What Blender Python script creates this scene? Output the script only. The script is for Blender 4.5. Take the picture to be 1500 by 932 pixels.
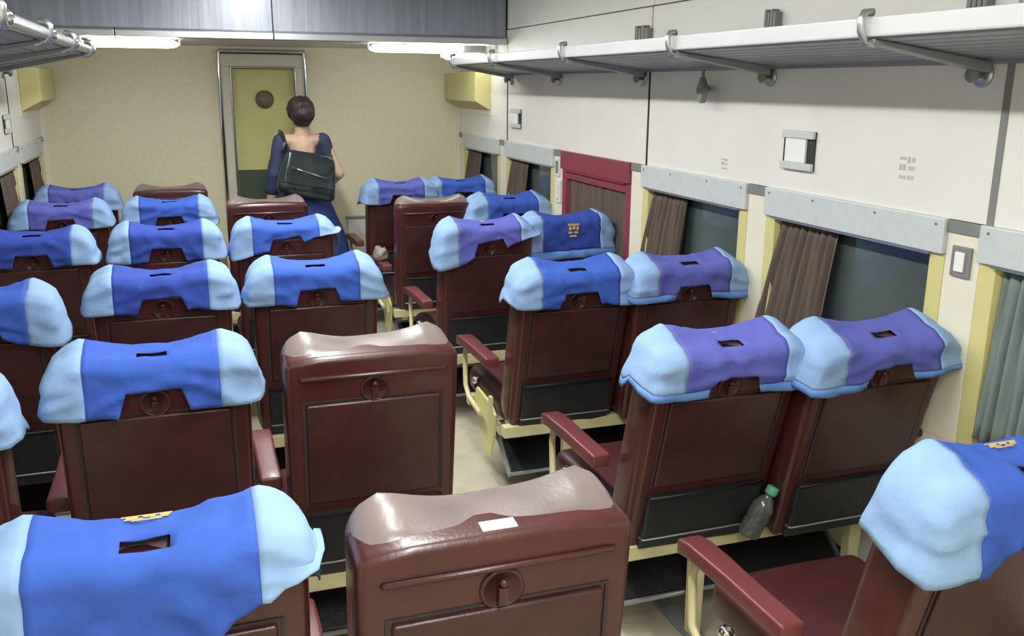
import bpy, bmesh, math, random
from mathutils import Vector, Matrix, noise
random.seed(7)
C = bpy.context.scene.collection
sc = bpy.context.scene
for o in list(bpy.data.objects): bpy.data.objects.remove(o)

# ------------------------------------------------------------------ camera
yaw, pitch, roll = math.radians(19.377), math.radians(14.2735), math.radians(0.392)
CAMZ = 1.62
fw = Vector((math.sin(yaw)*math.cos(pitch), math.cos(yaw)*math.cos(pitch), -math.sin(pitch)))
r0 = Vector((math.cos(yaw), -math.sin(yaw), 0)); u0 = r0.cross(fw)
rt = math.cos(roll)*r0 + math.sin(roll)*u0; up = -math.sin(roll)*r0 + math.cos(roll)*u0
cam_d = bpy.data.cameras.new('camera'); cam = bpy.data.objects.new('camera', cam_d); C.objects.link(cam)
cam.matrix_world = Matrix(((rt.x, up.x, -fw.x, 0), (rt.y, up.y, -fw.y, 0), (rt.z, up.z, -fw.z, CAMZ), (0, 0, 0, 1)))
cam_d.sensor_width = 36; cam_d.lens = 1339.7/1500*36; cam_d.clip_start = 0.02
sc.camera = cam
# ------------------------------------------------------------------ world (night outside) and exposure
w = bpy.data.worlds.new('world'); sc.world = w; w.use_nodes = True
w.node_tree.nodes['Background'].inputs[0].default_value = (0.02, 0.025, 0.035, 1)
w.node_tree.nodes['Background'].inputs[1].default_value = 0.5
sc.view_settings.view_transform = 'Standard'; sc.view_settings.look = 'None'
sc.view_settings.exposure = 0.0; sc.view_settings.gamma = 1.0; sc.view_settings.use_curve_mapping = False
LAMP_POWER = 26.0        # each ceiling fixture, W
TUBE_EMIT = 15.0

# ------------------------------------------------------------------ materials
def lin(c):
    return tuple((x/12.92 if x <= .04045 else ((x+.055)/1.055)**2.4) for x in c)
def mat(name, rgb, rough=.5, metal=0, var=.12, scale=6, bump=0, bscale=60, stretch=(1,1,1), coat=0, spec=.5, rvar=0):
    """rgb in 0..255 sRGB; procedural noise for colour variation, bump for fine relief"""
    m = bpy.data.materials.new(name); m.use_nodes = True
    nt = m.node_tree; b = nt.nodes['Principled BSDF']
    c = lin([x/255 for x in rgb])
    tc = nt.nodes.new('ShaderNodeTexCoord'); mp = nt.nodes.new('ShaderNodeMapping'); mp.inputs['Scale'].default_value = stretch
    nt.links.new(tc.outputs['Object'], mp.inputs['Vector'])
    n = nt.nodes.new('ShaderNodeTexNoise'); n.inputs['Scale'].default_value = scale; n.inputs['Detail'].default_value = 5
    nt.links.new(mp.outputs[0], n.inputs['Vector'])
    cr = nt.nodes.new('ShaderNodeValToRGB'); cr.color_ramp.elements[0].position = .3; cr.color_ramp.elements[1].position = .7
    cr.color_ramp.elements[0].color = (*[x*(1-var) for x in c], 1); cr.color_ramp.elements[1].color = (*[min(1, x*(1+var)) for x in c], 1)
    nt.links.new(n.outputs['Fac'], cr.inputs['Fac'])
    col = cr.outputs['Color']
    nt.links.new(col, b.inputs['Base Color'])
    b.inputs['Roughness'].default_value = rough; b.inputs['Metallic'].default_value = metal
    b.inputs['Coat Weight'].default_value = coat; b.inputs['Coat Roughness'].default_value = .15
    b.inputs['Specular IOR Level'].default_value = spec
    if rvar:
        mr2 = nt.nodes.new('ShaderNodeMapRange'); mr2.inputs[3].default_value = max(.02, rough-rvar); mr2.inputs[4].default_value = rough+rvar
        nt.links.new(n.outputs['Fac'], mr2.inputs[0]); nt.links.new(mr2.outputs[0], b.inputs['Roughness'])
    if bump:
        n2 = nt.nodes.new('ShaderNodeTexNoise'); n2.inputs['Scale'].default_value = bscale; n2.inputs['Detail'].default_value = 3
        nt.links.new(mp.outputs[0], n2.inputs['Vector'])
        bp = nt.nodes.new('ShaderNodeBump'); bp.inputs['Strength'].default_value = bump; bp.inputs['Distance'].default_value = .01
        nt.links.new(n2.outputs['Fac'], bp.inputs['Height']); nt.links.new(bp.outputs[0], b.inputs['Normal'])
    return m
def emat(name, rgb, s):
    m = bpy.data.materials.new(name); m.use_nodes = True; b = m.node_tree.nodes['Principled BSDF']
    b.inputs['Base Color'].default_value = (.9, .9, .9, 1); b.inputs['Emission Color'].default_value = (*rgb, 1); b.inputs['Emission Strength'].default_value = s
    return m
M = dict(
 wall=mat('cream_wall_laminate', (230,229,222), .42, var=.03, scale=3, bump=.02),
 wallend=mat('yellow_cream_wall', (230,224,190), .5, var=.04, scale=40, bump=.05, bscale=90),
 pillar=mat('cream_pillar_paint', (232,228,206), .45, var=.03),
 jamb=mat('pale_yellow_paint', (214,206,140), .45, var=.05),
 pelmet=mat('pale_grey_pelmet', (200,207,208), .4, var=.04, scale=30),
 redpaint=mat('red_emergency_paint', (136,58,70), .5, var=.06),
 ceil=mat('ceiling_white', (225,225,222), .5, var=.02),
 greyplate=mat('grey_plate', (128,130,128), .5, var=.06),
 dark=mat('dark_joint', (48,46,44), .7),
 darkbrown=mat('dark_ledge', (52,44,40), .5),
 floor=mat('floor_vinyl', (188,182,160), .45, var=.1, scale=14, bump=.03),
 bulk=mat('grey_blue_bulkhead', (140,146,158), .36, metal=.25, var=.16, scale=5, bump=.12, bscale=7, stretch=(6,1,.25)),
 alu=mat('brushed_aluminium', (190,193,198), .3, metal=.85, var=.06),
 aluw=mat('pale_anodised_rail', (222,224,228), .3, metal=.15, var=.03),
 rackm=mat('grey_rack_metal', (146,150,157), .38, metal=.35, var=.08),
 chrome=mat('chrome', (225,225,228), .1, metal=1, var=.03),
 maroon=mat('maroon_leatherette', (72,33,33), .30, var=.14, scale=9, bump=.05, bscale=130, coat=.2, rvar=.08),
 maroonp=mat('maroon_panel', (62,31,31), .36, var=.2, scale=14, bump=.1, bscale=160, coat=.1, rvar=.08),
 worn_sheen=mat('worn_sheen_leatherette', (120,107,105), .33, var=.2, scale=7, bump=.05, bscale=130, coat=.2, rvar=.08),
 maroonc=mat('maroon_cushion', (74,36,37), .42, var=.14, scale=9, bump=.05, bscale=130),
 armred=mat('red_brown_armrest', (104,50,50), .4, var=.1, bump=.03, coat=.1),
 black=mat('black_pocket_vinyl', (30,31,36), .45, var=.25, scale=20, bump=.15, bscale=50),
 blackm=mat('black_metal', (28,28,30), .4, metal=.4),
 frame=mat('cream_frame_paint', (206,198,152), .42, var=.08, scale=12),
 lime=mat('lime_cream_paint', (212,208,138), .4, var=.05),
 blue=mat('royal_blue_cloth', (60,94,184), .85, var=.1, scale=10, bump=.55, bscale=16, spec=.2),
 violet=mat('faded_violet_blue_cloth', (94,100,180), .85, var=.12, scale=9, bump=.55, bscale=16, spec=.2),
 navyc=mat('deep_blue_cloth', (54,78,164), .85, var=.1, scale=10, bump=.55, bscale=16, spec=.2),
 light=mat('light_blue_cloth', (140,173,214), .85, var=.07, scale=12, bump=.55, bscale=16, spec=.2),
 hem=mat('mid_blue_hem_cloth', (104,148,214), .85, var=.07, scale=12, bump=.2, spec=.2),
 gold=mat('gold_print', (214,186,110), .6),
 curtain=mat('brown_curtain_cloth', (100,88,80), .85, var=.18, scale=30, bump=.2, stretch=(1,1,.15), spec=.2),
 curtaing=mat('grey_green_curtain_cloth', (120,134,132), .85, var=.12, scale=30, bump=.2, stretch=(1,1,.15), spec=.2),
 glass=mat('night_window_glass', (86,98,98), .09, var=.25, scale=2.5, spec=.6),
 doorp=mat('olive_yellow_door', (206,202,132), .45, var=.05),
 doorf=mat('door_frame_paint', (206,204,182), .38, var=.04),
 green=mat('dark_green_panel', (62,78,62), .5, var=.08),
 disc=mat('grey_brown_disc', (120,114,88), .6),
 white=mat('plain_white', (238,238,234), .6, var=.01),
 whitep=mat('white_plastic', (226,226,220), .4, var=.02),
 stencil=mat('grey_stencil', (190,190,184), .7),
 skin=mat('skin', (198,164,142), .55, var=.05, bump=.02),
 hair=mat('dark_brown_hair', (44,34,30), .55, var=.3, scale=30, bump=.6, bscale=60, stretch=(1,1,.3)),
 navy=mat('navy_dress_cloth', (44,54,84), .75, var=.15, bump=.2),
 skirt=mat('blue_skirt_cloth', (46,66,128), .8, var=.18, bump=.2),
 bag=mat('black_patent_leather', (34,42,46), .25, var=.2, bump=.08, bscale=20, coat=.5),
 beige=mat('beige_plastic_bag', (150,140,130), .4, var=.15, bump=.3, bscale=30),
 teal=mat('teal_cap', (96,178,150), .4),
 bottle=mat('clear_bottle_plastic', (84,90,90), .2, var=.1, coat=.4),
 tube=emat('lit_fluorescent_tube', (1, 1, .97), TUBE_EMIT),
 diff=emat('lit_ceiling_diffuser', (1, .99, .95), 6),
)

def wear_sheen_top(m, rgb, z0, z1):
    # pad's upper end: rubbed grey plus light sheen painted into the colour (object space)
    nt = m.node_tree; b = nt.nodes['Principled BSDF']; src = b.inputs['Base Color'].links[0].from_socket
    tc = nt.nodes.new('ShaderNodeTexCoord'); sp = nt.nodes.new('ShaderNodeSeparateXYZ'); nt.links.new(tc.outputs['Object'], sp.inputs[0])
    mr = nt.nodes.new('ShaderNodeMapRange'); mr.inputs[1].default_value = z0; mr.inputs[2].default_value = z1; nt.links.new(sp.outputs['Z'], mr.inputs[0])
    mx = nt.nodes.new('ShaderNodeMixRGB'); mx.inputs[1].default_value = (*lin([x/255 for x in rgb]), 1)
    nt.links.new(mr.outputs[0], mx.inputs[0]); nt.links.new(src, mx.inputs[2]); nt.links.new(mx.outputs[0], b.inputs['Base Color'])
wear_sheen_top(M['worn_sheen'], (72,33,33), .50, .59)
# ------------------------------------------------------------------ helpers
def tag(o, label=None, cat=None, group=None, kind=None):
    if label: o['label'] = label
    if cat: o['category'] = cat
    if group: o['group'] = group
    if kind: o['kind'] = kind
    return o
def link(name, me, parent=None, loc=(0,0,0), rot=(0,0,0)):
    o = bpy.data.objects.new(name, me); C.objects.link(o); o.parent = parent
    o.location = loc; o.rotation_euler = rot
    return o
def empty(name, loc=(0,0,0), rz=0):
    o = bpy.data.objects.new(name, None); C.objects.link(o); o.location = loc; o.rotation_euler = (0,0,rz); o.empty_display_size = .1
    return o
class MB:
    def __init__(s): s.v = []; s.f = []; s.sm = []
    def add(s, v, f, smooth=False):
        k = len(s.v); s.v += [tuple(p) for p in v]; s.f += [tuple(i+k for i in q) for q in f]; s.sm += [smooth]*len(f); return s
    def box(s, x0, x1, y0, y1, z0, z1):
        x0,x1 = sorted((x0,x1)); y0,y1 = sorted((y0,y1)); z0,z1 = sorted((z0,z1))
        v = [(x,y,z) for z in (z0,z1) for y in (y0,y1) for x in (x0,x1)]
        return s.add(v, [(0,2,3,1),(4,5,7,6),(0,1,5,4),(2,6,7,3),(0,4,6,2),(1,3,7,5)])
    def prism(s, poly, a0, a1, axis='x'):
        """poly: list of 2d points, extruded along axis"""
        n = len(poly)
        def P(p, a): return (a,p[0],p[1]) if axis == 'x' else ((p[0],a,p[1]) if axis == 'y' else (p[0],p[1],a))
        v = [P(p, a0) for p in poly] + [P(p, a1) for p in poly]
        f = [tuple(range(n)), tuple(range(2*n-1, n-1, -1))] + [(i, n+i, n+(i+1) % n, (i+1) % n) for i in range(n)]
        return s.add(v, f)
    def tube(s, pts, r, n=10, caps=True):
        pts = [Vector(p) for p in pts]; rs = r if isinstance(r, (list, tuple)) else [r]*len(pts)
        v = []; ref = None
        for i, p in enumerate(pts):
            t = ((pts[min(i+1, len(pts)-1)]-p).normalized() + (p-pts[max(i-1, 0)]).normalized()).normalized()
            if ref is None: ref = Vector((0,0,1)) if abs(t.z) < .9 else Vector((1,0,0))
            a = t.cross(ref).normalized(); b = a.cross(t).normalized(); ref = b
            for k in range(n):
                q = 2*math.pi*k/n; v.append(p + rs[i]*(math.cos(q)*a + math.sin(q)*b))
        f = [(i*n+k, i*n+(k+1) % n, (i+1)*n+(k+1) % n, (i+1)*n+k) for i in range(len(pts)-1) for k in range(n)]
        s.add(v, f, True)
        if caps:
            k0 = len(s.v)-len(v)
            s.f += [tuple(range(k0+n-1, k0-1, -1)), tuple(range(k0+len(v)-n, k0+len(v)))]; s.sm += [False, False]
        return s
    def lathe(s, prof, n=20, origin=(0,0,0), axis='z'):
        """prof: (radius, height)"""
        v = []
        for r, h in prof:
            for k in range(n):
                q = 2*math.pi*k/n; a, b = r*math.cos(q), r*math.sin(q)
                p = (a,b,h) if axis == 'z' else ((h,a,b) if axis == 'x' else (a,h,b))
                v.append((p[0]+origin[0], p[1]+origin[1], p[2]+origin[2]))
        f = [(i*n+k, i*n+(k+1) % n, (i+1)*n+(k+1) % n, (i+1)*n+k) for i in range(len(prof)-1) for k in range(n)]
        f += [tuple(range(n-1, -1, -1)), tuple(range(len(v)-n, len(v)))]
        return s.add(v, f, True)
    def mesh(s, name, m, bevel=0):
        me = bpy.data.meshes.new(name); me.from_pydata(s.v, [], s.f); me.materials.append(m)
        bm = bmesh.new(); bm.from_mesh(me); bmesh.ops.recalc_face_normals(bm, faces=bm.faces)
        if bevel:
            bmesh.ops.bevel(bm, geom=[e for e in bm.edges if len(e.link_faces) == 2 and e.calc_face_angle(0) > .6], offset=bevel, segments=2, affect='EDGES', profile=.6)
        bm.to_mesh(me); bm.free()
        if not bevel: me.polygons.foreach_set('use_smooth', s.sm)
        return me
    def build(s, name, m, parent=None, bevel=0, loc=(0,0,0), rot=(0,0,0)):
        return link(name, s.mesh(name, m, bevel), parent, loc, rot)
def axis_coords(a0, a1, r, mids):
    t = math.tan(math.pi/8)
    c = [a0, a0+r*(1-t), a0+r] + [m for m in mids if a0+r+1e-4 < m < a1-r-1e-4] + [a1-r, a1-r*(1-t), a1]
    return sorted(set(round(x, 5) for x in c))
def rbox(xs, ys, zs, r, deform=None, skip=None, classify=None):
    """rounded box on a coordinate grid; returns {class: (verts, faces)}"""
    out = {}
    lo = Vector((xs[0], ys[0], zs[0])); hi = Vector((xs[-1], ys[-1], zs[-1]))
    def rnd(p):
        inner = Vector([min(max(p[i], lo[i]+r), hi[i]-r) for i in range(3)]); d = p-inner
        return inner + d.normalized()*r if d.length > 1e-7 else p.copy()
    ax = (xs, ys, zs)
    for a in range(3):
        b, c = [(1,2),(2,0),(0,1)][a]
        for side in (0, 1):
            val = ax[a][0] if side == 0 else ax[a][-1]
            for i in range(len(ax[b])-1):
                for j in range(len(ax[c])-1):
                    q = []
                    for (di, dj) in ((0,0),(1,0),(1,1),(0,1)):
                        p = [0,0,0]; p[a] = val; p[b] = ax[b][i+di]; p[c] = ax[c][j+dj]; q.append(Vector(p))
                    if side == 0: q.reverse()
                    cen = sum(q, Vector())/4
                    if skip and skip(cen, a, side): continue
                    k = classify(cen, a, side) if classify else 0
                    vd, V, F = out.setdefault(k, ({}, [], []))
                    ids = []
                    for p in q:
                        key = (round(p.x, 5), round(p.y, 5), round(p.z, 5))
                        if key not in vd:
                            vd[key] = len(V); s_ = rnd(p); V.append(deform(s_, p) if deform else s_)
                        ids.append(vd[key])
                    F.append(tuple(ids))
    return {k: (V, F) for k, (vd, V, F) in out.items()}
def raw_mesh(name, V, F, m, smooth=True):
    me = bpy.data.meshes.new(name); me.from_pydata([tuple(p) for p in V], [], F); me.materials.append(m)
    me.polygons.foreach_set('use_smooth', [smooth]*len(F)); me.update(); return me
def lsp(a, b, n): return [a+(b-a)*i/n for i in range(n+1)]
def rb_mesh(name, x0, x1, y0, y1, z0, z1, r, m, n=(4,2,4), deform=None):
    d = rbox(axis_coords(x0,x1,r,lsp(x0+r,x1-r,n[0])), axis_coords(y0,y1,r,lsp(y0+r,y1-r,n[1])), axis_coords(z0,z1,r,lsp(z0+r,z1-r,n[2])), r, deform)
    return raw_mesh(name, *d[0], m)

# ------------------------------------------------------------------ the coach shell
XR, XL, YB, YN = 1.991, -.909, 6.921, -2.6
XC = (XR+XL)/2
WP, WY0, GAP = .9833, 5.804, .1224            # window pitch, far end of window k, pillar width
ZB1, ZB0, ZS = 1.268, 1.168, .64               # pelmet top, pelmet bottom, sill
ZW = 2.15; YD = 5.79; ZD = 1.872               # wall top, bulkhead distance, lowered ceiling
fl = MB().box(XL-.1, XR+.1, YN, YB+.1, -.05, 0).build('floor', M['floor']); tag(fl, 'pale beige vinyl floor of the coach, seen in the aisle', 'floor', kind='structure')
# ceiling with coved sides
prof = [(XL-.02, ZW), (XL+.05, 2.215), (XL+.2, 2.28), (XL+.45, 2.325), (XL+.7, 2.335), (XR-.7, 2.335), (XR-.45, 2.325), (XR-.2, 2.28), (XR-.05, 2.215), (XR+.02, ZW)]
poly = prof + [(XR+.02, 2.4), (XL-.02, 2.4)]
ce = MB().prism(poly, YN, YD, 'y').build('ceiling', M['ceil']); tag(ce, 'white coved ceiling of the coach above the racks', 'ceiling', kind='structure')
lc = MB().box(XL, XR, YD+.05, YB, ZD, ZD+.05).build('ceiling_low', M['ceil']); tag(lc, 'lowered ceiling section between grey bulkhead and end wall', 'ceiling', kind='structure')
# bulkhead: two metal panels and a lip in pieces
bk = MB().box(XL, XR, YD+.012, YD+.05, ZD, 2.4).build('wall_bulkhead', M['dark']); tag(bk, 'grey-blue metal bulkhead across the coach above the end bay', 'bulkhead', kind='structure')
for a, b in ((XL+.002, .528), (.534, XR-.012)):
    MB().box(a, b, YD-.004, YD+.012, ZD+.05, 2.336).build('bulkhead_panel', M['bulk'], bk, bevel=.002)
for a, b in ((XL+.002, -.335), (-.33, .528), (.534, XR-.012)):
    MB().prism([(YD-.03, ZD), (YD+.012, ZD), (YD+.012, ZD+.05), (YD-.012, ZD+.05), (YD-.03, ZD+.035)], a, b, 'x').build('lip_trim', M['alu'], bk, bevel=.003)

def side_wall(sgn, X, name, side, kmax, seams):
    """sgn +1: wall whose inner face looks to -X"""
    T = lambda d: X + sgn*d                     # d metres into the wall
    wl = MB().box(T(.07), T(.1), YN, YB, 0, 2.4).build(name, M['dark']); tag(wl, f'cream laminated {side} side wall of the coach with window bays', 'wall', kind='structure')
    ks = list(range(-1, kmax+1))
    yend = WY0-(kmax+1)*WP+GAP                   # near end of the last window
    # upper panels between the seams
    edges = [YB] + seams + [YN]
    for a, b in zip(edges[:-1], edges[1:]):
        MB().box(T(0), T(.07), b+.006, a-.006, ZB1, 1.962).build('wall_panel', M['wall'], wl, bevel=.002)
    for a, b in zip([YB, YD-.002, 3.8, 3.352, 1.85], [YD+.055, 3.806, 3.358, 1.856, YN]):
        MB().box(T(.002), T(.07), b, a, 1.968, ZW).build('upper_panel', M['wall'], wl, bevel=.002)
    for y in seams:
        MB().box(T(-.003), T(.01), y-(.011 if y < 3 else .006), y+(.011 if y < 3 else .006), ZB1, 1.70).build('joint_strip', M['greyplate'] if y < 3 else M['dark'], wl)
    # lower panel, pillars
    MB().box(T(0), T(.07), YN, YB, 0, ZS).build('lower_panel', M['wall'], wl)
    MB().box(T(-.02), T(0), YN, YB, 0, .11).build('kick_strip', M['darkbrown'], wl)
    MB().box(T(0), T(.07), YN, yend-.001, ZS, ZB1).build('wall_panel', M['pillar'], wl)
    for k in ks:
        ys = WY0-k*WP; y0, y1 = ys, min(ys+GAP, YB)
        if k == -1: y0, y1 = ys, YB
        MB().box(T(.001), T(.07), y0+.001, y1-.001, ZS, ZB1-.036).build('pillar', M['pillar'], wl, bevel=.003)
        MB().box(T(-.004), T(.07), y0+.001, y1-.001, ZB1-.036, ZB1-.002).build('pillar_cap', M['greyplate'], wl, bevel=.002)
    for i, k in enumerate(ks):
        ys = WY0-k*WP; ye = ys-WP+GAP; red = (k == 1 and sgn > 0)
        wn = empty(f'window_{i+1+(0 if sgn > 0 else len(ks))}', (T(0), (ys+ye)/2, 0))
        nm = ['first', 'second', 'third', 'fourth', 'fifth', 'sixth'][i]
        desc = f'{nm} window from the end wall on the {side} side' + (', red emergency frame' if red else ', pale grey pelmet')
        tag(wn, desc, 'window', kind='structure')
        h = (ys-ye)/2; L = lambda d: sgn*d
        pm, jm = (M['redpaint'], M['redpaint']) if red else (M['pelmet'], M['jamb'])
        # pelmet with four screws
        MB().box(L(-.014), L(.03), -h, h, ZB0, ZB1).build('pelmet', pm, wn, bevel=.004)
        MB().box(L(-.016), L(.03), -h+.05, h-.05, ZB0-.007, ZB0-.0005).build('pelmet_edge', M['alu'] if not red else pm, wn)
        for sy in (-h+.03, -h*.35, h*.35, h-.03):
            MB().lathe([(.004, 0), (.004, .002), (.002, .003)], 8, (0, 0, 0), 'x').build('screw', M['greyplate'], wn, loc=(L(-.014)-(.003 if sgn > 0 else 0), sy, ZB1-.018))
        # jambs: splayed strips
        for s in (-1, 1):
            a, b = s*h, s*(h-.055)
            MB().prism([(L(.0), a), (L(.07), a), (L(.07), b-s*.012), (L(.05), b-s*.012), (L(.0), b)], ZS, ZB0-.001, 'z').build('jamb', jm, wn, bevel=.002)
        MB().box(L(-.018), L(.07), -h, h, ZS-.02, ZS).build('sill', M['darkbrown'], wn, bevel=.003)
        MB().box(L(.052), L(.06), -h+.067, h-.067, ZS+.002, ZB0-.002).build('pane', M['glass'], wn)
        if red: MB().box(L(.0), L(.05), -h+.056, h-.056, ZB0-.05, ZB0-.008).build('rail', M['redpaint'], wn, bevel=.003)
        # curtain drawn to the far side, flaring at the bottom
        full = red; far = h-.07
        wid = 2*h-.16 if full else (.32 if k < kmax or sgn < 0 else .16)
        nU, nZ = 60, 10; V = []; zt, zb_ = ZB0-.012, ZS+.05
        for j in range(nZ+1):
            t = j/nZ; z = zt+(zb_-zt)*t
            fl_ = (0 if full else .10*t**.8 if not (k == kmax and sgn > 0) else 0)
            for q in range(nU+1):
                u = q/nU
                y = far - u*wid*(1+.05*t) + fl_*(1-.6*u)
                d = .009*math.sin(u*wid/.036*6.28/1.0+.6*math.sin(3*u+k)) + .004*math.sin(u*40+t*3)
                V.append((L(.022 - .0*t) + d - (sgn*.036*t if not full else 0), y, z))
        F = [(j*(nU+1)+q, j*(nU+1)+q+1, (j+1)*(nU+1)+q+1, (j+1)*(nU+1)+q) for j in range(nZ) for q in range(nU)]
        near = (k == kmax and sgn > 0)
        co = link('window_curtain', raw_mesh('window_curtain', V, F, M['curtaing'] if near else M['curtain']), None, (T(0), (ys+ye)/2, 0))
        md = co.modifiers.new('solid', 'SOLIDIFY'); md.thickness = .002
        tag(co, ('grey-green' if near else 'brown') + f' pleated curtain ' + ('drawn across' if full else 'gathered in') + f' the {nm} {side} window from the end wall', 'curtain', 'window curtains')
    return wl
SEAMS = [5.775, 3.81, 1.852]
side_wall(1, XR, 'wall_right', 'right', 4, SEAMS)
side_wall(-1, XL, 'wall_left', 'left', 3, SEAMS)
# near end wall behind the camera, plain
nw = MB().box(XL-.1, XR+.1, YN-.06, YN, 0, 2.4).build('wall_near', M['wallend']); tag(nw, 'plain cream end wall behind the camera', 'wall', kind='structure')
# far end wall with the doorway
DX0, DX1, DZ = .255, .832, 1.83
wb = MB().box(XL-.1, DX0, YB, YB+.06, 0, 2.4).box(DX1, XR+.1, YB, YB+.06, 0, 2.4).box(DX0, DX1, YB, YB+.06, DZ, 2.4).build('wall_back', M['wallend'])
tag(wb, 'yellow cream end wall around the doorway', 'wall', kind='structure')
for x0, x1 in ((XL, XL+.03), (XR-.02, XR)):
    MB().box(x0, x1, YB-.012, YB, 0, ZD).build('corner_strip', M['pillar'], wb)
for x0, x1 in ((XL, DX0-.02), (DX1+.02, XR)):
    MB().box(x0, x1, YB-.015, YB, 0, .1).build('kick_strip', M['darkbrown'], wb)
dr = empty('door_1', (XC, YB, 0)); tag(dr, 'yellow end door with a round grey disc in a metal frame', 'door', kind='structure')
o = -XC
def dpart(n, m, x0, x1, y0, y1, z0, z1, bv=.003): return MB().box(x0+o, x1+o, y0, y1, z0, z1).build(n, m, dr, bevel=bv)
dpart('frame_post', M['doorf'], .262, .322, -.03, .06, 0, 1.735); dpart('frame_post', M['doorf'], .772, .83, -.03, .06, 0, 1.735)
dpart('frame_head', M['doorf'], .262, .83, -.03, .06, 1.7355, 1.82)
MB().tube([(.25+o, -.035, 0), (.25+o, -.035, 1.83), (.258+o, -.035, 1.84), (.83+o, -.035, 1.84), (.838+o, -.035, 1.83), (.838+o, -.035, 0)], .014, 10).build('chrome_trim', M['chrome'], dr)
MB().tube([(.327+o, -.03, 0), (.327+o, -.03, 1.725), (.335+o, -.03, 1.731), (.76+o, -.03, 1.731), (.767+o, -.03, 1.725), (.767+o, -.03, 0)], .009, 8).build('inner_trim', M['alu'], dr)
lf = dpart('leaf', M['doorp'], .325, .77, .02, .055, 0, 1.735)
MB().box(.34+o, .755+o, .008, .0195, .05, 1.015).build('kick_panel', M['green'], dr, bevel=.002)
MB().lathe([(.064, 0), (.064, .008), (.055, .011)], 36, (0,0,0), 'y').build('disc', M['disc'], dr, loc=(.552+o, .0085, 1.512), rot=(0, 0, 0))
MB().tube([(.735+o, .02, 1.1), (.735+o, -.02, 1.1), (.735+o, -.02, .95), (.735+o, .02, .95)], .008, 8).build('door_handle', M['chrome'], dr)

# ------------------------------------------------------------------ lamps
def ceiling_fixture(y, lab):
    t = empty('ceiling_light', (.42, y, 2.335)); tag(t, lab, 'lamp', 'ceiling lamps along the aisle')
    MB().box(-.13, .13, -.62, .62, -.04, 0).build('housing', M['whitep'], t, bevel=.008)
    MB().box(-.105, .105, -.58, .58, -.062, -.041).build('diffuser', M['diff'], t, bevel=.006)
    ld = bpy.data.lights.new('lamp_light', 'AREA'); ld.shape = 'RECTANGLE'; ld.size = .10; ld.size_y = 1.15; ld.energy = LAMP_POWER; ld.color = (1, .995, .965)
    lo = bpy.data.objects.new('lamp_light', ld); C.objects.link(lo); lo.parent = t; lo.location = (0, 0, -.07)
for y, lab in ((-1.6, 'long ceiling lamp behind the camera'), (.1, 'long ceiling lamp above the camera'), (1.8, 'long ceiling lamp above the second and third seat rows'), (3.5, 'long ceiling lamp above the fourth seat row'), (4.85, 'long ceiling lamp in front of the grey bulkhead')):
    ceiling_fixture(y, lab)
def tube_lamp(x0, x1, y, z, r, lab, bracket_z=ZD):
    t = empty('fluorescent_tube_lamp', ((x0+x1)/2, y, z)); tag(t, lab, 'lamp', 'lit tubes under the lowered ceiling')
    h = (x1-x0)/2
    MB().lathe([(r*.35, -h), (r*.85, -h+.025), (r, -h+.06), (r, h-.06), (r*.85, h-.025), (r*.35, h)], 18, (0,0,0), 'x').build('tube', M['tube'], t)
    MB().box(-h+.02, h-.02, -.012, .012, r+.002, bracket_z-z-.001).build('housing', M['greyplate'], t, bevel=.002)
    for s in (-1, 1):
        MB().box(s*(h+.001), s*(h+.014), -.010, .010, -.008, bracket_z-z-.001).build('end_cap', M['whitep'], t, bevel=.003)
tube_lamp(-.52, .0, 5.93, 1.84, .023, 'lit white tube lamp left of the doorway above the end wall')
tube_lamp(1.125, 1.735, 5.93, 1.84, .023, 'lit white tube lamp right of the doorway, the longest on that side')
tube_lamp(1.62, 1.93, 6.0, 1.80, .022, 'short lit tube lamp tucked behind the right luggage rack end')

# ------------------------------------------------------------------ luggage racks
def rack(sgn, xf, zf, X, zw, y0, y1, brackets, lab):
    t = empty('luggage_rack', (X, (y0+y1)/2, 0)); tag(t, lab, 'luggage rack', 'overhead luggage racks')
    ym = (y0+y1)/2; A, B = y0-ym, y1-ym; dx = xf-X          # dx negative on the right side
    s = -1 if dx < 0 else 1
    if sgn > 0: MB().box(dx, dx-s*.016, A, B, zf-.02, zf+.026).build('front_rail', M['aluw'], t, bevel=.005)
    else: MB().tube([(dx, A, zf), (dx, B, zf)], .022, 14).build('front_rail', M['alu'], t)
    n = 8
    for i in range(n):
        u0_, u1_ = .06+.91*i/n, .06+.91*(i+1)/n-.016
        xa, xb = dx*(1-u0_), dx*(1-u1_); za, zb = zf-.01+(zw-zf)*u0_, zf-.01+(zw-zf)*u1_
        MB().prism([(xa, za), (xb, zb), (xb, zb-.012), (xa, za-.012)], A, B, 'y').build('slat', M['rackm'], t, bevel=.003)
    MB().box(s*.002, s*.016, A, B, zw-.03, zw+.012).build('wall_rail', M['rackm'], t, bevel=.003)
    for y in brackets:
        b = MB(); b.prism([(dx*.97, zf-.036), (dx*.5, (zf+zw)/2-.045), (s*.017, zw-.052), (s*.017, zw-.026), (dx*.97, zf-.024)], y-ym-.016, y-ym+.016, 'y')
        b.build('bracket', M['rackm'], t, bevel=.003)
        hk = MB(); hk.tube([(dx*.93, y-ym, zf-.034), (dx*1.01, y-ym, zf-.032), (dx*1.045, y-ym, zf-.006), (dx*1.05, y-ym, zf+.022), (dx*1.03, y-ym, zf+.036), (dx*.97, y-ym, zf+.038)], .010 if sgn > 0 else .013, 8)
        hk.build('hook', M['alu'], t)
        if sgn < 0: MB().lathe([(.028, -.025), (.032, -.018), (.032, .018), (.028, .025)], 16, (0,0,0), 'y').build('collar', M['chrome'], t, loc=(dx, y-ym+.12, zf))
    return t
BR = [5.62, 4.85, 3.85, 2.88, 1.915, .95, 0]
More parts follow.
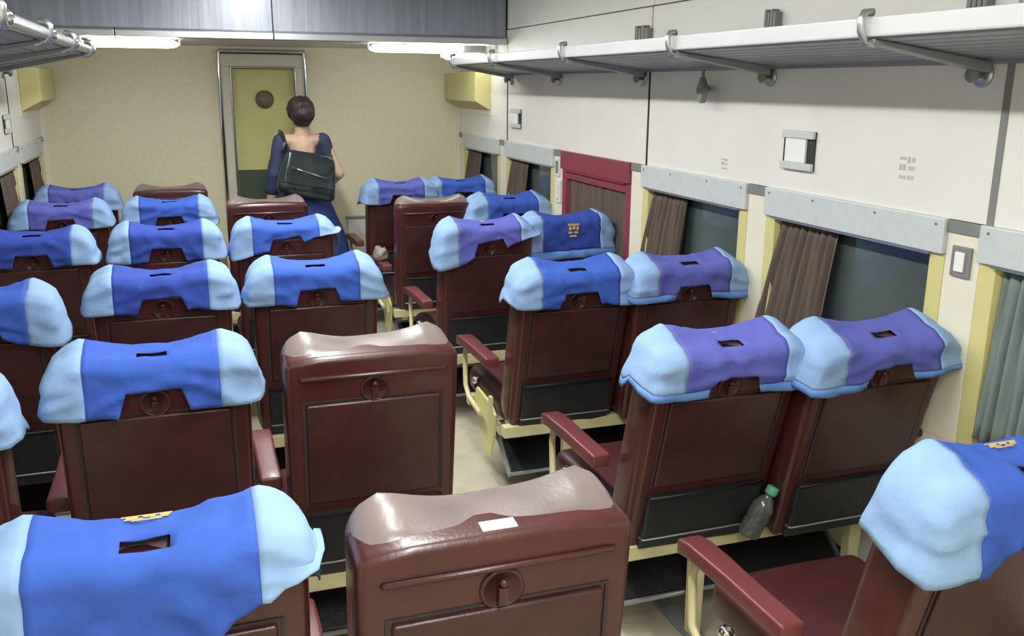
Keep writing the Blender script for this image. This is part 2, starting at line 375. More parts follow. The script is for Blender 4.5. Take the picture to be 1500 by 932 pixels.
rack(1, 1.585, 1.76, XR, 1.712, -.6, 5.72, BR, 'grey slatted luggage rack with pale front rail along the right wall')
rack(-1, -.45, 1.79, XL, 1.715, -.6, 5.57, [5.4, 4.55, 3.75, 2.8, 1.9, .95], 'metal luggage rack with round front rail and collars along the left wall')

# ------------------------------------------------------------------ things on the walls
def coat_hook(y, z, lab, X=XR, sgn=1):
    t = empty('coat_hook', (X, y, z)); tag(t, lab, 'hook', 'coat hooks under the racks')
    MB().lathe([(.034, 0), (.034, -sgn*.006), (.026, -sgn*.010)], 24, (0,0,0), 'x').build('plate', M['alu'], t)
    MB().lathe([(.009, -sgn*.010), (.009, -sgn*.028), (.020, -sgn*.034), (.022, -sgn*.042), (.012, -sgn*.05)], 18, (0,0,0), 'x').build('knob', M['greyplate'], t)
for y, lab in ((1.938, 'round metal coat hook nearest the camera on right wall'), (2.885, 'round metal coat hook above the framed notice on right wall'), (3.87, 'round metal coat hook at the panel joint above the fourth window'), (4.886, 'small round coat hook above the red window'), (5.70, 'round metal coat hook beside the yellow box on right wall')):
    coat_hook(y, 1.656, lab)
coat_hook(5.72, 1.67, 'round metal coat hook on the left wall', XL, -1)
t = empty('hanging_hook', (1.93, 3.25, 1.672)); tag(t, 'dark diamond-shaped hanger below the right luggage rack', 'hanger')
MB().tube([(0, 0, -.012), (0, 0, .012)], .006, 8).build('rod', M['greyplate'], t)
MB().prism([(0, -.012), (.03, -.06), (.008, -.115), (-.008, -.115), (-.03, -.06)], -.012, .012, 'x').build('diamond_plate', M['greyplate'], t, bevel=.004)
MB().tube([(.012, 0.035, -.06), (.06, .06, -.06)], .012, 8).build('stub', M['greyplate'], t)
def notice(y0, y1, z0, z1, lab, X=XR, sgn=1):
    t = empty('notice_frame', (X, (y0+y1)/2, (z0+z1)/2)); tag(t, lab, 'notice', 'framed notices on the walls')
    a, b = (y1-y0)/2, (z1-z0)/2; L = lambda d: -sgn*d
    MB().box(L(0.001), L(.006), -a, a, -b, b).build('back_plate', M['dark'], t)
    MB().box(L(.006), L(.018), -a, a, b-.024, b).build('rail', M['pelmet'], t, bevel=.002); MB().box(L(.006), L(.018), -a, a, -b, -b+.024).build('rail', M['pelmet'], t, bevel=.002)
    MB().box(L(.006), L(.013), -a*.52, a*.78, -b+.025, b-.025).build('card', M['white'], t)
notice(2.6, 2.772, 1.345, 1.475, 'framed white notice card on right wall above the windows, nearest camera')
notice(5.505, 5.69, 1.36, 1.475, 'framed white notice card near the yellow box on right wall')
notice(5.55, 5.72, 1.355, 1.45, 'framed notice on the left wall', XL, -1)
def plate(y0, y1, z0, z1, lab, body, slot):
    t = empty('switch_plate', (XR, (y0+y1)/2, (z0+z1)/2)); tag(t, lab, 'switch')
    a, b = (y1-y0)/2, (z1-z0)/2
    MB().box(0, -.008, -a, a, -b, b).build('plate', body, t, bevel=.003); MB().box(-.0085, -.014, -a*.5, a*.5, -b*.65, b*.65).build('rocker', slot, t, bevel=.003)
plate(1.895, 1.962, 1.115, 1.20, 'small metal switch plate on the pillar above the near seats', M['greyplate'], M['white'])
plate(4.85, 4.91, 1.12, 1.225, 'white latch box with dark slot, upper one beside red window', M['whitep'], M['greyplate'])
plate(4.83, 4.90, .97, 1.10, 'white latch box with small knob, lower one beside red window', M['whitep'], M['pillar'])
def stencil(y, z, s, lab):
    b = MB()
    for (a, c, d, e) in ((-.9,-.5,.55,.95),(-.3,.0,.45,.95),(.2,.9,.7,.95),(-.9,-.2,-.15,.2),(.15,.45,-.2,.35),(.6,.9,-.2,.3),(-.9,-.1,-.95,-.6),(.1,.85,-.95,-.65)):
        b.box(0, -.0015, a*s, c*s, d*s, e*s)
    ob = b.build('stencil_mark', M['stencil'], None, loc=(XR, y, z)); tag(ob, lab, 'stencil', 'faint stencilled marks on right wall')
stencil(2.175, 1.392, .034, 'larger faint grey stencilled mark on the wall right of notice')
stencil(3.155, 1.326, .022, 'smaller faint grey stencilled mark on the wall left of notice')
for y0, y1, z0, z1, lab in ((3.80, 3.93, 1.80, 1.885, 'grey ribbed clip on right wall above the rack, farther one'), (2.845, 2.915, 1.815, 1.885, 'grey clip on right wall above the rack, nearer one'), (1.93, 2.0, 1.80, 1.86, 'grey clip on right wall above the rack near the hooked bracket')):
    t = empty('wall_clip', (XR, (y0+y1)/2, z0)); tag(t, lab, 'clip', 'clips above the right rack'); n = 4; h = y1-y0
    for i in range(n): MB().box(-.0, -.03, -h/2+h*i/n, -h/2+h*(i+.8)/n, 0, (z1-z0)*(.85+.15*(i % 2))).build('rib', M['greyplate'], t, bevel=.003)
def corner_box(X, sgn, y0, lab):
    t = empty('corner_box', (X, YB, 1.45)); tag(t, lab, 'wall box', 'yellow boxes in the end corners'); L = lambda d: -sgn*d
    MB().prism([(L(.004), 0), (L(.115), .062), (L(.115), .255), (L(.004), .255)], y0-YB, -.016, 'y').build('body', M['jamb'], t, bevel=.006)
    MB().box(L(.0), L(.004), y0-YB-.035, -.014, -.03, .27).build('flange', M['pillar'], t)
corner_box(XR, 1, 6.12, 'yellow box with sloping underside in the right end corner'); corner_box(XL, -1, 6.2, 'yellow box with sloping underside in the left end corner')
t = empty('wall_locker', (1.3, YB, .28)); tag(t, 'low pale locker on end wall right of the woman', 'locker')
MB().box(-.2, .12, -.08, -.016, 0, .36).build('body', M['wall'], t, bevel=.004); MB().box(-.21, .13, -.085, -.016, .361, .375).build('top', M['greyplate'], t, bevel=.003)

# ------------------------------------------------------------------ seats
ZP = .375                                          # height of the backrest pivot
def saddle(x): 
    a = abs(x)/.225
    return -.012 + .030*min(1, a/.72)**2 - .020*max(0, a-.72)/.28
def pad_def(s, p):
    q = Vector(s)
    t = max(0, (q.z-.40)/.22)
    k = min(1, max(0, (q.y+.045)/.075)); k = k*k*(3-2*k)
    q.z += saddle(q.x)*t*k - .014*min(1, t)*(1-k)
    q.y += .012*math.cos(q.x/.22*1.5)*(1 if q.y > .04 else 0)
    q.z += .004*noise.noise(Vector((q.x*9, q.y*9, 3)))*t
    q.z -= .022*max(0, (abs(q.x)-.165)/.055)**2*min(1, t)
    return q
def shell_def(s, p):
    q = Vector(s); t = max(0, 1-q.z/.5); q.x *= 1 - .03*t
    q.z -= .014*max(0, (abs(q.x)-.165)/.057)**2*max(0, min(1, (q.z-.4)/.2))
    return q
ME = {}
ME['shell'] = rb_mesh('backrest', -.222, .222, -.06, .045, -.03, .60, .018, M['maroon'], (6,1,8), shell_def)
ME['pad'] = rb_mesh('back_cushion', -.220, .220, -.042, .078, -.03, .612, .026, M['worn_sheen'], (14,2,10), pad_def)
ME['panel'] = rb_mesh('rear_panel', -.172, .172, -.069, -.055, .195, .475, .006, M['maroonp'], (2,1,2))
ME['rim'] = MB().box(-.182, -.176, -.0625, -.055, .19, .48).box(.176, .182, -.0625, -.055, .19, .48).box(-.182, .182, -.0625, -.055, .48, .4835).mesh('panel_groove', M['dark'])
ME['bead'] = MB().tube([(-.185, -.058, .545), (-.18, -.064, .545), (.18, -.064, .545), (.185, -.058, .545)], .0055, 8).mesh('ridge', M['maroon'])
ME['pocket'] = rb_mesh('pocket', -.185, .185, -.072, -.055, -.022, .165, .006, M['black'], (6,1,5), lambda s, p: Vector((s.x, s.y - (.010*math.sin(max(0, (s.z+.05)/.22)*3.1)*(1 if s.y < -.062 else 0)) + .004*noise.noise(Vector((s.x*14, 1, s.z*14))), s.z)))
ME['wire'] = MB().tube([(-.185, -.066, .160), (-.18, -.079, .166), (.18, -.079, .166), (.185, -.066, .160)], .0045, 8).mesh('pocket_rail', M['blackm'])
ME['wire2'] = MB().tube([(-.185, -.066, .02), (-.18, -.082, .02), (.18, -.082, .02), (.185, -.066, .02)], .003, 6).mesh('pocket_rail', M['rackm'])
ME['knobplate'] = MB().lathe([(.036, -.060), (.036, -.064), (.030, -.0645), (.029, -.0615)], 24, (0,0,.505), 'y').mesh('latch_plate', M['maroonp'])
ME['knob'] = MB().box(-.008, .008, -.072, -.0648, .482, .512).lathe([(.006, -.0648), (.007, -.071), (.004, -.075)], 12, (0,0,.52), 'y').mesh('latch_knob', M['maroon'], .002)
ME['cush'] = rb_mesh('seat_cushion', -.222, .222, .02, .50, .325, .43, .035, M['maroonc'], (8,8,2), lambda s, p: Vector((s.x, s.y, s.z + (.016*math.cos(s.x/.22*1.4)*math.cos((s.y-.26)/.24*1.2) if s.z > .38 else 0))))
def arm_mesh():
    d = rbox(axis_coords(-.029,.029,.008,[0]), axis_coords(.04,.45,.008,lsp(.1,.4,4)), axis_coords(.555,.595,.008,[.575]), .008, lambda s, p: Vector((s.x*(1+.1*(s.y > .3)), s.y, s.z-.012*max(0, (s.y-.36)/.09)**2)))
    return raw_mesh('armrest', *d[0], M['armred'])
ME['arm'] = arm_mesh()
ME['armb'] = MB().tube([(0, .40, .553), (0, .42, .50), (0, .41, .37), (0, .36, .33), (0, .2, .31)], .011, 8).mesh('bracket', M['frame'])
ME['armb2'] = MB().box(-.006, .006, .05, .075, .31, .43).mesh('bracket', M['frame'])

def emblem_mesh(rear):
    b = MB()
    st = [(-.030,.030,.62,.75),(-.024,-.010,.30,.55),(-.004,.010,.34,.58),(.016,.028,.30,.55),(-.026,-.004,.06,.2),(.004,.026,.06,.2),(-.018,.018,-.18,-.06)]
    for x0, x1, v0, v1 in st:
        if rear: b.box(x0, x1, 0, -.0012, v0*.07, v1*.07)
        else: b.box(x0*1.2, x1*1.2, v0*.016, v1*.016, 0, .0010)
    return b.mesh('emblem', M['gold'])
ME['emb_top'] = emblem_mesh(False); ME['emb_rear'] = emblem_mesh(True)

def cover(seed, drop=.125, skew=0, shift=0, center='blue', hem=False, rev=False, wing=0, wr=1.5, lift=None, puff=0, tab=0, notch=True):
    """cloth cap over the top of the backrest; returns meshes: centre, two side panels, hem"""
    rnd = random.Random(seed); ox = rnd.uniform(-50, 50)
    zt, zb = .614, .614-.125
    r = .028
    HW, Y0, Y1 = .230, -.068, .088
    xs = axis_coords(-HW, HW, r, sorted(set([-.19,-.1395,-.1125,-.0875,-.068,-.047,.047,.068,.0875,.1125,.1395,.19,-.152,-.125,-.10,-.075,-.06,-.034,0,.034,.06,.075,.10,.125,.152,-.18,.18,-.165,.165,-.015,.015])))
    ys = axis_coords(Y0, Y1, r, [-.039, -.02, -.008, .02, .05])
    zs = axis_coords(zb, zt, .034, [])
    zs = [zb, zb+.012, zb+.024, zb+.033, zb+.042, zb+.05, zb+.058, zb+.066, zb+.074, zb+.086, zt-r, zt-r*(1-math.tan(math.pi/8)), zt]
    H = zt-zb
    def skip(c, a, side):
        if a == 2 and side == 0: return True
        if not rev:
            if notch and a == 1 and side == 0 and abs(c.x) < .06 and c.z < zb+.058: return True
            if a == 2 and side == 1 and abs(c.x) < .034 and -.041 < c.y < -.009: return True
        return False
    def cls(c, a, side):
        if hem and a != 2 and c.z < zb+.024: return 'hem'
        if c.x < -.152: return 'L'
        if c.x > .152: return 'R'
        return 'C'
    def deform(s, p):
        # the rounding treats the lower end as open
        q = Vector(s); 
        if p.z < zt-r: 
            pp = Vector((p.x, p.y, zt-.06)); inner = Vector((min(max(pp.x, -HW+r), HW-r), min(max(pp.y, Y0+r), Y1-r), pp.z)); d = pp-inner
            q = inner + d.normalized()*r if d.length > 1e-7 else pp
            q.z = p.z
        t = min(1, max(0, (zt-q.z)/H)); f = q.y > .05
        dx = drop + skew*q.x + .010*noise.noise(Vector((q.x*7+ox, 2.2, 0)))*wr
        dx = min(max(dx, .035), .235) + tab*math.exp(-((q.x-.16)/.045)**2)
        if f: dx = .15
        if t > 0: 
            tt = max(0, (t-.1)/.9)
            q.z = q.z + t*H*(1 - ((.1*H + tt*(dx-.1*H))/(t*H) if t > .1 else 1)) if t > .1 else q.z
        q.z += saddle(q.x)*max(0, 1-t*1.1)*(1 if q.y > 0 else .5)
        # flare and wrinkles
        rear = q.y < 0
        ax_ = abs(q.x); q.z -= .022*max(0, (ax_-.165)/.065)**2*(1-t)
        rg = (1-abs(noise.noise(Vector((q.x*7+q.z*9*math.copysign(1, q.x)+ox, 3.1, q.z*13)))))**4*.008*wr
        if t > .5 and .03 < ax_ < .12 and notch and not rev: q.x += math.copysign(1, q.x)*.020*(t-.5)*2*(1-abs(ax_-.065)/.06 if ax_ > .065 else 1)
        n1 = noise.noise(Vector((q.x*11+ox, q.y*8, q.z*16)))*.007*wr; n2 = noise.noise(Vector((q.x*28+ox+q.z*12, q.y*10, q.z*20)))*.0045*wr
        if p.y <= Y0+.002: q.y -= .003 + .014*t*t + abs(n1) + n2*.6 + rg + puff*.02
        elif p.z >= zt-.001: q.z += abs(n1)*.7 + abs(n2)*.8 + .004
        ex = max(0, abs(q.x)-.19)/.05
        q.x += math.copysign(1, q.x)*ex*(.000 + .034*t + abs(n1)*1.2 + n2 + puff*.02)
        if wing and q.x > .14:
            k = (q.x-.14)/.1; q.x += wing*k*(.35+.65*min(1, t*2.0)); q.z += wing*.55*k*k*(1 if t < .6 else .6); q.y -= wing*.25*k
        q.x += shift
        if lift: q.z += lift*q.x
        return q
    out = rbox(xs, ys, zs, r, deform, skip, cls)
    mats = dict(C=M[center], L=M['light'], R=M['light'], hem=M['hem'])
    names = dict(C='headrest_cover', L='side_panel', R='side_panel', hem='hem')
    return {k: raw_mesh(names[k], *out[k], mats[k]) for k in out}

ROWN = ['nearest row to the camera', 'second row from camera', 'third row from camera', 'fourth row from camera', 'fifth row from camera', 'last row before end wall']
COLN = dict(A='left block aisle seat', M='left block middle seat', W='left block window seat', R='right block aisle seat', Q='right block window seat')
COLX = dict(A=.405, M=-.118, W=-.655, R=1.315, Q=1.757)
def seat(col, row, ytop, rec, cov=None, arms=(-1,), desc='', dx=0):
    th = math.radians(rec)
    t = empty('train_seat', (COLX[col]+dx, ytop + .62*math.sin(th) - .03, 0))
    lab = 'maroon seat ' + (desc or ('bare of a cover' if cov is None else 'under a blue headrest cover')) + f', {COLN[col]}, {ROWN[row]}'
    tag(t, lab, 'seat', 'maroon coach seats in rows')
    bk_ = link('backrest', ME['shell'], t, (0, 0, ZP), (th, 0, 0))
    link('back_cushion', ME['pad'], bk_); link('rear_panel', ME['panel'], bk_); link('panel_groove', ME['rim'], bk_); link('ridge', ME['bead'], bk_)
    link('pocket', ME['pocket'], bk_); link('pocket_rail', ME['wire'], bk_); link('pocket_rail', ME['wire2'], bk_)
    link('latch_plate', ME['knobplate'], bk_); link('latch_knob', ME['knob'], bk_)
    link('seat_cushion', ME['cush'], t)
    for s in arms:
        a = link('armrest', ME['arm'], t, (s*.258-dx, 0, 0)); link('bracket', ME['armb'], a); link('bracket', ME['armb2'], a)
    if cov is not None:
        ms = cover(hash((col, row)) % 1000 if False else ord(col)*7+row*13, **cov)
        cv = None
        cv = link('headrest_cover', ms['C'], t, (0, 0, ZP), (th, 0, 0)); obs = [cv]
        for k in ('L', 'R', 'hem'):
            if k in ms: obs.append(link(ms[k].name.split('.')[0], ms[k], cv))
        for ob in obs: md = ob.modifiers.new('solid', 'SOLIDIFY'); md.thickness = .0025; md.offset = 1
        sx = cov.get('shift', 0)
        if cov.get('rev'): link('emblem', ME['emb_rear'], cv, (sx, -.0955, .545))
        else: link('emblem', ME['emb_top'], cv, (sx, .052, .614-.012+(.0125 if row == 0 else .0065)))
    return t
# left block
a0 = seat('A', 0, 1.27, 5, None, (-1,), 'with white patch')
tg = link('white_patch', MB().box(-.028, .028, -.045, -.020, .5985, .6012).mesh('white_patch', M['white']), a0, (0, 0, ZP), (math.radians(5), 0, 0))  # flat white rectangle on the top strip of the backrest
seat('M', 0, 1.33, 4, dict(skew=-1.25, drop=.225, wing=-.012, tab=.04, center='blue', wr=2.0, notch=False), (-1,), 'with twisted blue cover', .02)
seat('A', 1, 2.28, 6, None, (-1,), 'bare with rubbed, sheen-painted top')
seat('M', 1, 2.33, 5, dict(drop=.125))
seat('W', 1, 2.2, 6, dict(drop=.13))
seat('A', 2, 3.35, 7, dict(drop=.12))
seat('M', 2, 3.33, 6, dict(drop=.11, center='navyc'))
seat('W', 2, 3.15, 7, dict(drop=.10, skew=.25, center='blue'), desc='with skewed blue headrest cover')
seat('A', 3, 4.42, 5, dict(drop=.09, skew=-.25, wr=1.5, shift=.0), desc='with crumpled blue headrest cover')
seat('M', 3, 4.40, 6, dict(drop=.13, center='navyc'))
seat('W', 3, 4.37, 6, dict(drop=.125, center='navyc'))
seat('A', 4, 5.38, 4, None)
seat('M', 4, 5.42, 5, dict(drop=.12))
seat('W', 4, 5.40, 5, dict(drop=.11, center='violet'))
seat('M', 5, 6.22, 3, None)
seat('W', 5, 6.20, 4, dict(drop=.12, center='violet'))
# right block
seat('R', 0, 1.16, 14, dict(drop=.13, center='blue', wr=2.0, skew=-.12), (-1,), 'with loose blue headrest cover', .06)
seat('Q', 0, 1.14, 13, dict(drop=.13, center='blue'), (1,)) if False else None
seat('R', 1, 2.05, 15, dict(drop=.115, center='violet', hem=True))
seat('Q', 1, 1.99, 14, dict(drop=.105, center='violet', hem=True, skew=-.08, puff=.5), ())
seat('R', 2, 3.07, 14, dict(drop=.115, center='blue'))
seat('Q', 2, 3.03, 11, dict(drop=.12, center='violet', hem=True), ())
seat('R', 3, 4.15, 8, dict(drop=.12, skew=-.35, center='violet', wr=1.3), desc='with askew violet-blue headrest cover')
seat('Q', 3, 4.22, 3, dict(drop=.19, center='navyc', hem=True, rev=True), (), 'with reversed cover showing gold emblem')
seat('R', 4, 5.14, 5, None)
seat('Q', 4, 5.10, 8, dict(drop=.12, center='blue', puff=1.2, wr=1.6), (), 'with puffed loose blue headrest cover')
seat('R', 5, 6.05, 5, dict(drop=.12, center='violet', puff=.5))
seat('Q', 5, 6.1, 5, dict(drop=.12, center='blue'), ())

# seat frames: beams, legs, side plates, footrest
def seat_frame(x0, x1, y, lab, legs, plates):
    t = empty('seat_frame', ((x0+x1)/2, y, 0)); tag(t, lab, 'seat frame', 'cream frames under the seats')
    xm = (x0+x1)/2; a, b = x0-xm, x1-xm
    for yy, z1 in ((-.075, .345), (.40, .318)):
        MB().box(a, b, yy-.022, yy+.022, z1-.045, z1).build('beam', M['frame'], t, bevel=.004)
    for lx in legs:
        for yy, z1 in ((-.075, .2995), (.40, .2725)):
            MB().prism([(lx-xm-.018, .012), (lx-xm+.018, .012), (lx-xm+.022, z1), (lx-xm-.022, z1)], yy-.018, yy+.018, 'y').build('leg', M['frame'], t, bevel=.003)
        MB().box(lx-xm-.03, lx-xm+.03, -.11, .46, 0, .0115).build('foot_rail', M['rackm'], t, bevel=.003)
    for px in plates:
        s = -1 if px < xm else 1; q = px-xm
        MB().prism([(.06, .34), (.12, .372), (.30, .385), (.33, .33), (.24, .20), (.17, .125), (.12, .14), (.07, .25)], q-.006, q+.006, 'x').build('side_plate', M['lime'], t, bevel=.003)
        MB().tube([(q, .10, .29), (q-s*.05, .10, .29)], .012, 8).build('pivot', M['frame'], t)
        MB().lathe([(.010, 0), (.018, .012), (.018, .022), (.008, .032)], 14, (q, .33, .389), 'z').build('lever_knob', M['chrome'], t)
        MB().tube([(q, .33, .37), (q, .33, .39)], .006, 8).build('lever', M['blackm'], t)
    # footrest hanging behind, for the passengers of the row nearer the camera
    MB().prism([(-.005, .12), (.12, .215), (.128, .205), (.003, .108)], a+.06, b-.06, 'x').build('footrest', M['black'], t, bevel=.003)
    for yy, zz in ((-.01, .110), (.126, .216)):
        MB().tube([(a+.05, yy, zz), (b-.05, yy, zz)], .008, 8).build('footrest_bar', M['rackm'], t)
    for xx in (a+.05, b-.05):
        MB().prism([(-.015, .10), (.12, .2), (.385, .24), (.385, .255), (.11, .22), (-.02, .115)], xx-.006, xx+.006, 'x').build('footrest_arm', M['rackm'], t)
for r_, y in enumerate((1.26, 2.215, 3.215, 4.21, 5.20, 6.13)):
    seat_frame(1.07, 1.975, y, f'cream frame under the right block seats, {ROWN[r_]}', (1.34, 1.90), (1.085,))
for r_, y in enumerate((1.33, 2.34, 3.40, 4.46, 5.43)):
    seat_frame(-.88, .65, y, f'cream frame under the left block seats, {ROWN[r_]}', (-.8, -.1, .58), (.665,))
seat_frame(-.88, .12, 6.24, f'short cream frame under the left pair of seats, {ROWN[5]}', (-.8, .05), ())

# water bottle wedged between two backrests
t = empty('water_bottle', (1.462, 2.07, .350)); t.rotation_euler = (math.radians(6), math.radians(24), 0); tag(t, 'clear water bottle with teal cap wedged behind right block seats', 'bottle')
MB().lathe([(.028, 0), (.033, .006), (.033, .05), (.030, .055), (.033, .06), (.033, .10), (.020, .125), (.013, .132), (.013, .14)], 20).build('body', M['bottle'], t)
MB().lathe([(.017, .1405), (.018, .143), (.018, .162), (.015, .165)], 20).build('cap', M['teal'], t)
# crumpled plastic bag on an armrest
def lump(name, m, sx, sy, sz, seed, amp=.25, sub=3):
    bm = bmesh.new(); bmesh.ops.create_icosphere(bm, subdivisions=sub, radius=1)
    for v in bm.verts:
        n = noise.noise(v.co*1.6+Vector((seed,0,0)))*amp + noise.noise(v.co*4+Vector((0,seed,0)))*amp*.4
        v.co *= 1+n; v.co = Vector((v.co.x*sx, v.co.y*sy, v.co.z*sz))
    me = bpy.data.meshes.new(name); bm.to_mesh(me); bm.free(); me.materials.append(m); me.polygons.foreach_set('use_smooth', [True]*len(me.polygons)); return me
ob = link('crumpled_bag', lump('crumpled_bag', M['beige'], .045, .075, .045, 9.1, .5), None, (1.057, 5.40, .632)); tag(ob, 'crumpled beige plastic bag on an armrest in the fifth row', 'bag')

# ------------------------------------------------------------------ the woman
def capsules(chains, ells):
    """tapered capsule chains and ellipsoids in one bmesh"""
    bm = bmesh.new()
    def sph(c, r, sc_=(1,1,1), rot=None):
        mt = Matrix.Translation(c) @ (rot.to_matrix().to_4x4() if rot else Matrix()) @ Matrix.Diagonal((r*sc_[0], r*sc_[1], r*sc_[2], 1))
        bmesh.ops.create_icosphere(bm, subdivisions=2, radius=1, matrix=mt)
    for ch in chains:
        for (p, r), (q, s) in zip(ch[:-1], ch[1:]):
            p, q = Vector(p), Vector(q); n = max(2, int((q-p).length/(.35*min(r, s)))+1)
            for i in range(n+1):
                k = i/n; sph(p.lerp(q, k), r+(s-r)*k)
    for c, r in ells: sph(Vector(c), 1, r)
    return bm
def remeshed(name, bm, vox, m, smooth=6, cut=None, parent=None, disp=None):
    me = bpy.data.meshes.new(name); bm.to_mesh(me); bm.free()
    ob = bpy.data.objects.new(name+'_src', me); C.objects.link(ob)
    md = ob.modifiers.new('r', 'REMESH'); md.mode = 'VOXEL'; md.voxel_size = vox
    ms = ob.modifiers.new('s', 'SMOOTH'); ms.iterations = smooth; ms.factor = .5
    dg = bpy.context.evaluated_depsgraph_get(); out = bpy.data.meshes.new_from_object(ob.evaluated_get(dg))
    bpy.data.objects.remove(ob); bpy.data.meshes.remove(me); out.name = name
    b = bmesh.new(); b.from_mesh(out)
    if cut: bmesh.ops.delete(b, geom=[v for v in b.verts if cut(v.co)], context='VERTS')
    if disp:
        for v in b.verts: v.co += v.normal*disp(v.co)
    b.to_mesh(out); b.free()
    out.materials.clear(); out.materials.append(m); out.polygons.foreach_set('use_smooth', [True]*len(out.polygons))
    return link(name, out, parent)
PX, PY = .705, 6.12
wo = empty('person', (PX, PY, 0), math.radians(6)); tag(wo, 'person in navy dress with black bag, walking to the end door, back turned', 'person')
# local: x right, y forward (away from camera), z up
hand_r = [[((.15,.20,.90),.022),((.11,.24,.895),.02)]]
fing = []
for i, (dx, l) in enumerate(((-.028,.055),(-.010,.066),(.009,.062),(.026,.048))):
    fing.append([((.10-.004*i,.245,.895+dx),.0095),((.10-l*.5,.268,.892+dx),.0088),((.10-l*.95,.268,.888+dx),.0075)])
fing.append([((.13,.225,.915),.011),((.115,.235,.945),.0095),((.10,.25,.955),.008)])
fl_l = []
for i, (dy, l) in enumerate(((-.026,.05),(-.009,.062),(.008,.066),(.024,.055))):
    fl_l.append([((-.235,.06+dy,.70),.0095),((-.232,.065+dy,.70-l*.55),.0088),((-.222,.072+dy,.70-l),.0075)])
fl_l.append([((-.232,.085,.735),.011),((-.225,.10,.71),.0095),((-.22,.105,.69),.008)])
bm = capsules([
  [((0,0,.86),.125),((0,.005,.98),.105),((0,0,1.10),.105),((0,0,1.22),.09)],
  [((0,0,1.24),.06),((0,-.005,1.33),.046),((0,.01,1.40),.045)],
  [((-.12,0,1.265),.044),((.12,0,1.265),.044)],
  [((.135,0,1.26),.045),((.222,-.045,1.05),.038)], [((.222,-.045,1.05),.036),((.16,.19,.91),.026)],
  [((-.135,0,1.26),.045),((-.19,-.01,1.02),.038)], [((-.19,-.01,1.02),.036),((-.235,.055,.78),.026),((-.235,.06,.72),.027)],
  [((-.075,0,.84),.085),((-.08,.02,.46),.055),((-.08,-.01,.40),.05),((-.085,-.02,.08),.034)],
  [((.075,0,.84),.085),((.085,-.03,.46),.055),((.085,-.05,.40),.05),((.09,-.10,.09),.034)],
  [((-.085,-.03,.045),.036),((-.095,.12,.025),.024)], [((.09,-.11,.05),.036),((.10,.04,.025),.024)],
 ] + hand_r + fing + fl_l,
 [((0,.015,1.445),(.074,.088,.098)), ((0,.085,1.405),(.045,.03,.045)), ((0,.105,1.435),(.012,.018,.02)), ((-.076,.01,1.44),(.01,.018,.026)), ((.076,.01,1.44),(.01,.018,.026)), ((0,.095,1.395),(.022,.012,.008)), ((-.03,.092,1.46),(.014,.01,.008)), ((.03,.092,1.46),(.014,.01,.008))])
remeshed('body', bm, .0065, M['skin'], 3, None, wo)
# hair: cap over the back of the head and a low bun
bm = capsules([], [((0,-.012,1.462),(.092,.096,.090)), ((0,-.05,1.43),(.075,.062,.075)), ((.006,-.088,1.435),(.068,.05,.062)), ((0,-.03,1.385),(.06,.05,.035))])
remeshed('hair', bm, .007, M['hair'], 3, lambda c: c.y > .045 and c.z < 1.50, wo, lambda c: .004*noise.noise(c*40)+.004*noise.noise(c*18))
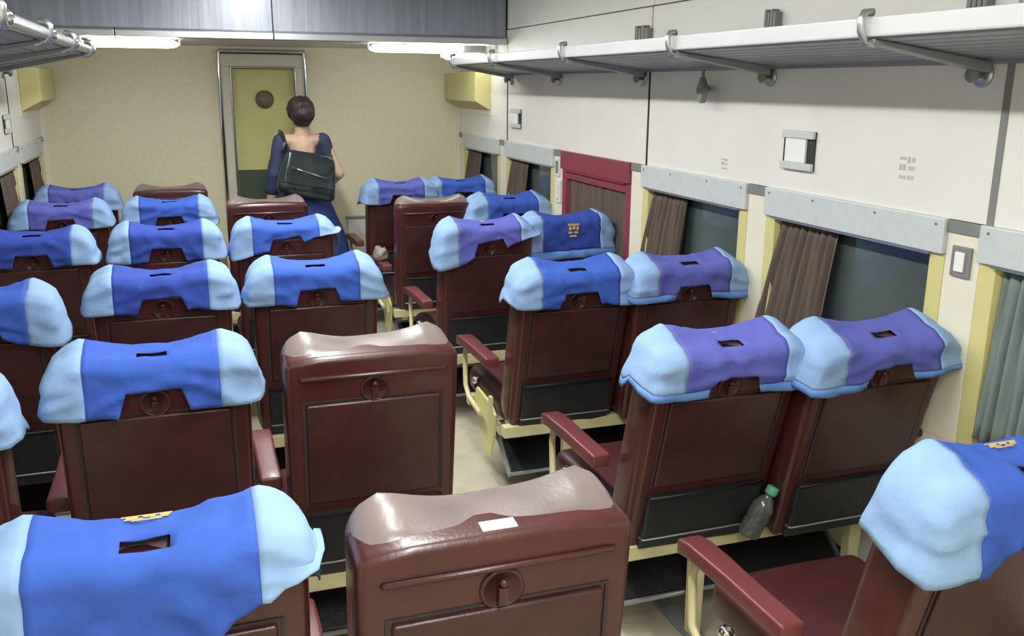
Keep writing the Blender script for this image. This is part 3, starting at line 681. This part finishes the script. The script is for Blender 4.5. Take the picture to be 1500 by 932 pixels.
# blouse with short sleeves and a deep scooped back
bm = capsules([
  [((0,0,.88),.142),((0,.0,.98),.120),((0,0,1.10),.122),((0,0,1.20),.112)],
  [((-.12,0,1.255),.056),((.12,0,1.255),.056)],
  [((.135,0,1.26),.056),((.165,-.018,1.15),.05)], [((-.135,0,1.26),.056),((-.185,-.01,1.06),.052),((-.205,.01,.96),.048)]], [])
def neck(c):
    if c.z > 1.302 and abs(c.x) < .06: return True
    if c.y < .03 and c.z > 1.175 + 2.6*max(0, abs(c.x+.008)-.062) and abs(c.x) < .12: return True
    if c.y >= .03 and c.z > 1.25 and abs(c.x) < .07: return True
    if c.z < .87: return True
    # open sleeve ends
    return False
remeshed('blouse', bm, .008, M['navy'], 4, neck, wo, lambda c: .005*noise.noise(c*14))
MB().tube([(.166+.05*math.cos(q*.524), -.02+.05*math.sin(q*.524), 1.12) for q in range(13)], .006, 6, False).build('sleeve_trim', M['gold'], wo)
# long skirt with folds
V = []; nA, nZ = 72, 16
for j in range(nZ+1):
    t_ = j/nZ; z = .93-(.93-.03)*t_
    for k in range(nA):
        q = 2*math.pi*k/nA
        rx = .142+.075*min(1, t_*3)+.07*t_; ry = .125+.05*min(1, t_*3)+.08*t_
        f_ = 1+.05*t_*math.sin(q*11+2*t_)+.03*t_*math.sin(q*5)
        ex = .07*t_*max(0, math.cos(q))
        V.append((rx*f_*math.cos(q)+ex, ry*f_*math.sin(q), z))
F = [(j*nA+k, j*nA+(k+1) % nA, (j+1)*nA+(k+1) % nA, (j+1)*nA+k) for j in range(nZ) for k in range(nA)]
so = link('skirt', raw_mesh('skirt', V, F, M['skirt']), wo); md = so.modifiers.new('s', 'SOLIDIFY'); md.thickness = .003
# shoulder bag on her back
bg = empty('shoulder_bag', (PX-.015, PY-.185, .935), math.radians(4)); tag(bg, 'glossy black shoulder bag hanging on the back of the person', 'bag')
def bag_def(s, p):
    q = Vector(s); t_ = q.z/.26
    q.x *= 1.0-.18*max(0, t_)**2; q.y *= 1.1-.45*max(0, t_); q.z += -.16*q.x + .02*math.sin(q.x*9)
    q.y += .008*noise.noise(Vector((q.x*9, 4, q.z*9)))
    return q
ro = (0, math.radians(10), 0)
link('body', rb_mesh('body', -.185, .185, -.05, .05, -.02, .27, .045, M['bag'], (8,3,7), bag_def), bg, (0,0,0), ro)
link('flap', rb_mesh('flap', -.16, .16, -.062, -.045, .06, .25, .008, M['bag'], (8,1,6), lambda s, p: (lambda q: Vector((q.x, q.y+.02*max(0, (q.z-.05)/.2), q.z)))(bag_def(s, p))), bg, (0,0,0), ro)
MB().tube([(-.12,-.066,.165), (-.03,-.068,.15), (.05,-.068,.135), (.11,-.064,.125)], .003, 6).build('zip', M['chrome'], bg, rot=ro)
MB().tube([(-.13, .02, .27), (-.10, .06, .335), (-.105, .13, .385), (-.11, .19, .392), (-.10, .26, .36)], .010, 8).build('strap', M['bag'], bg)
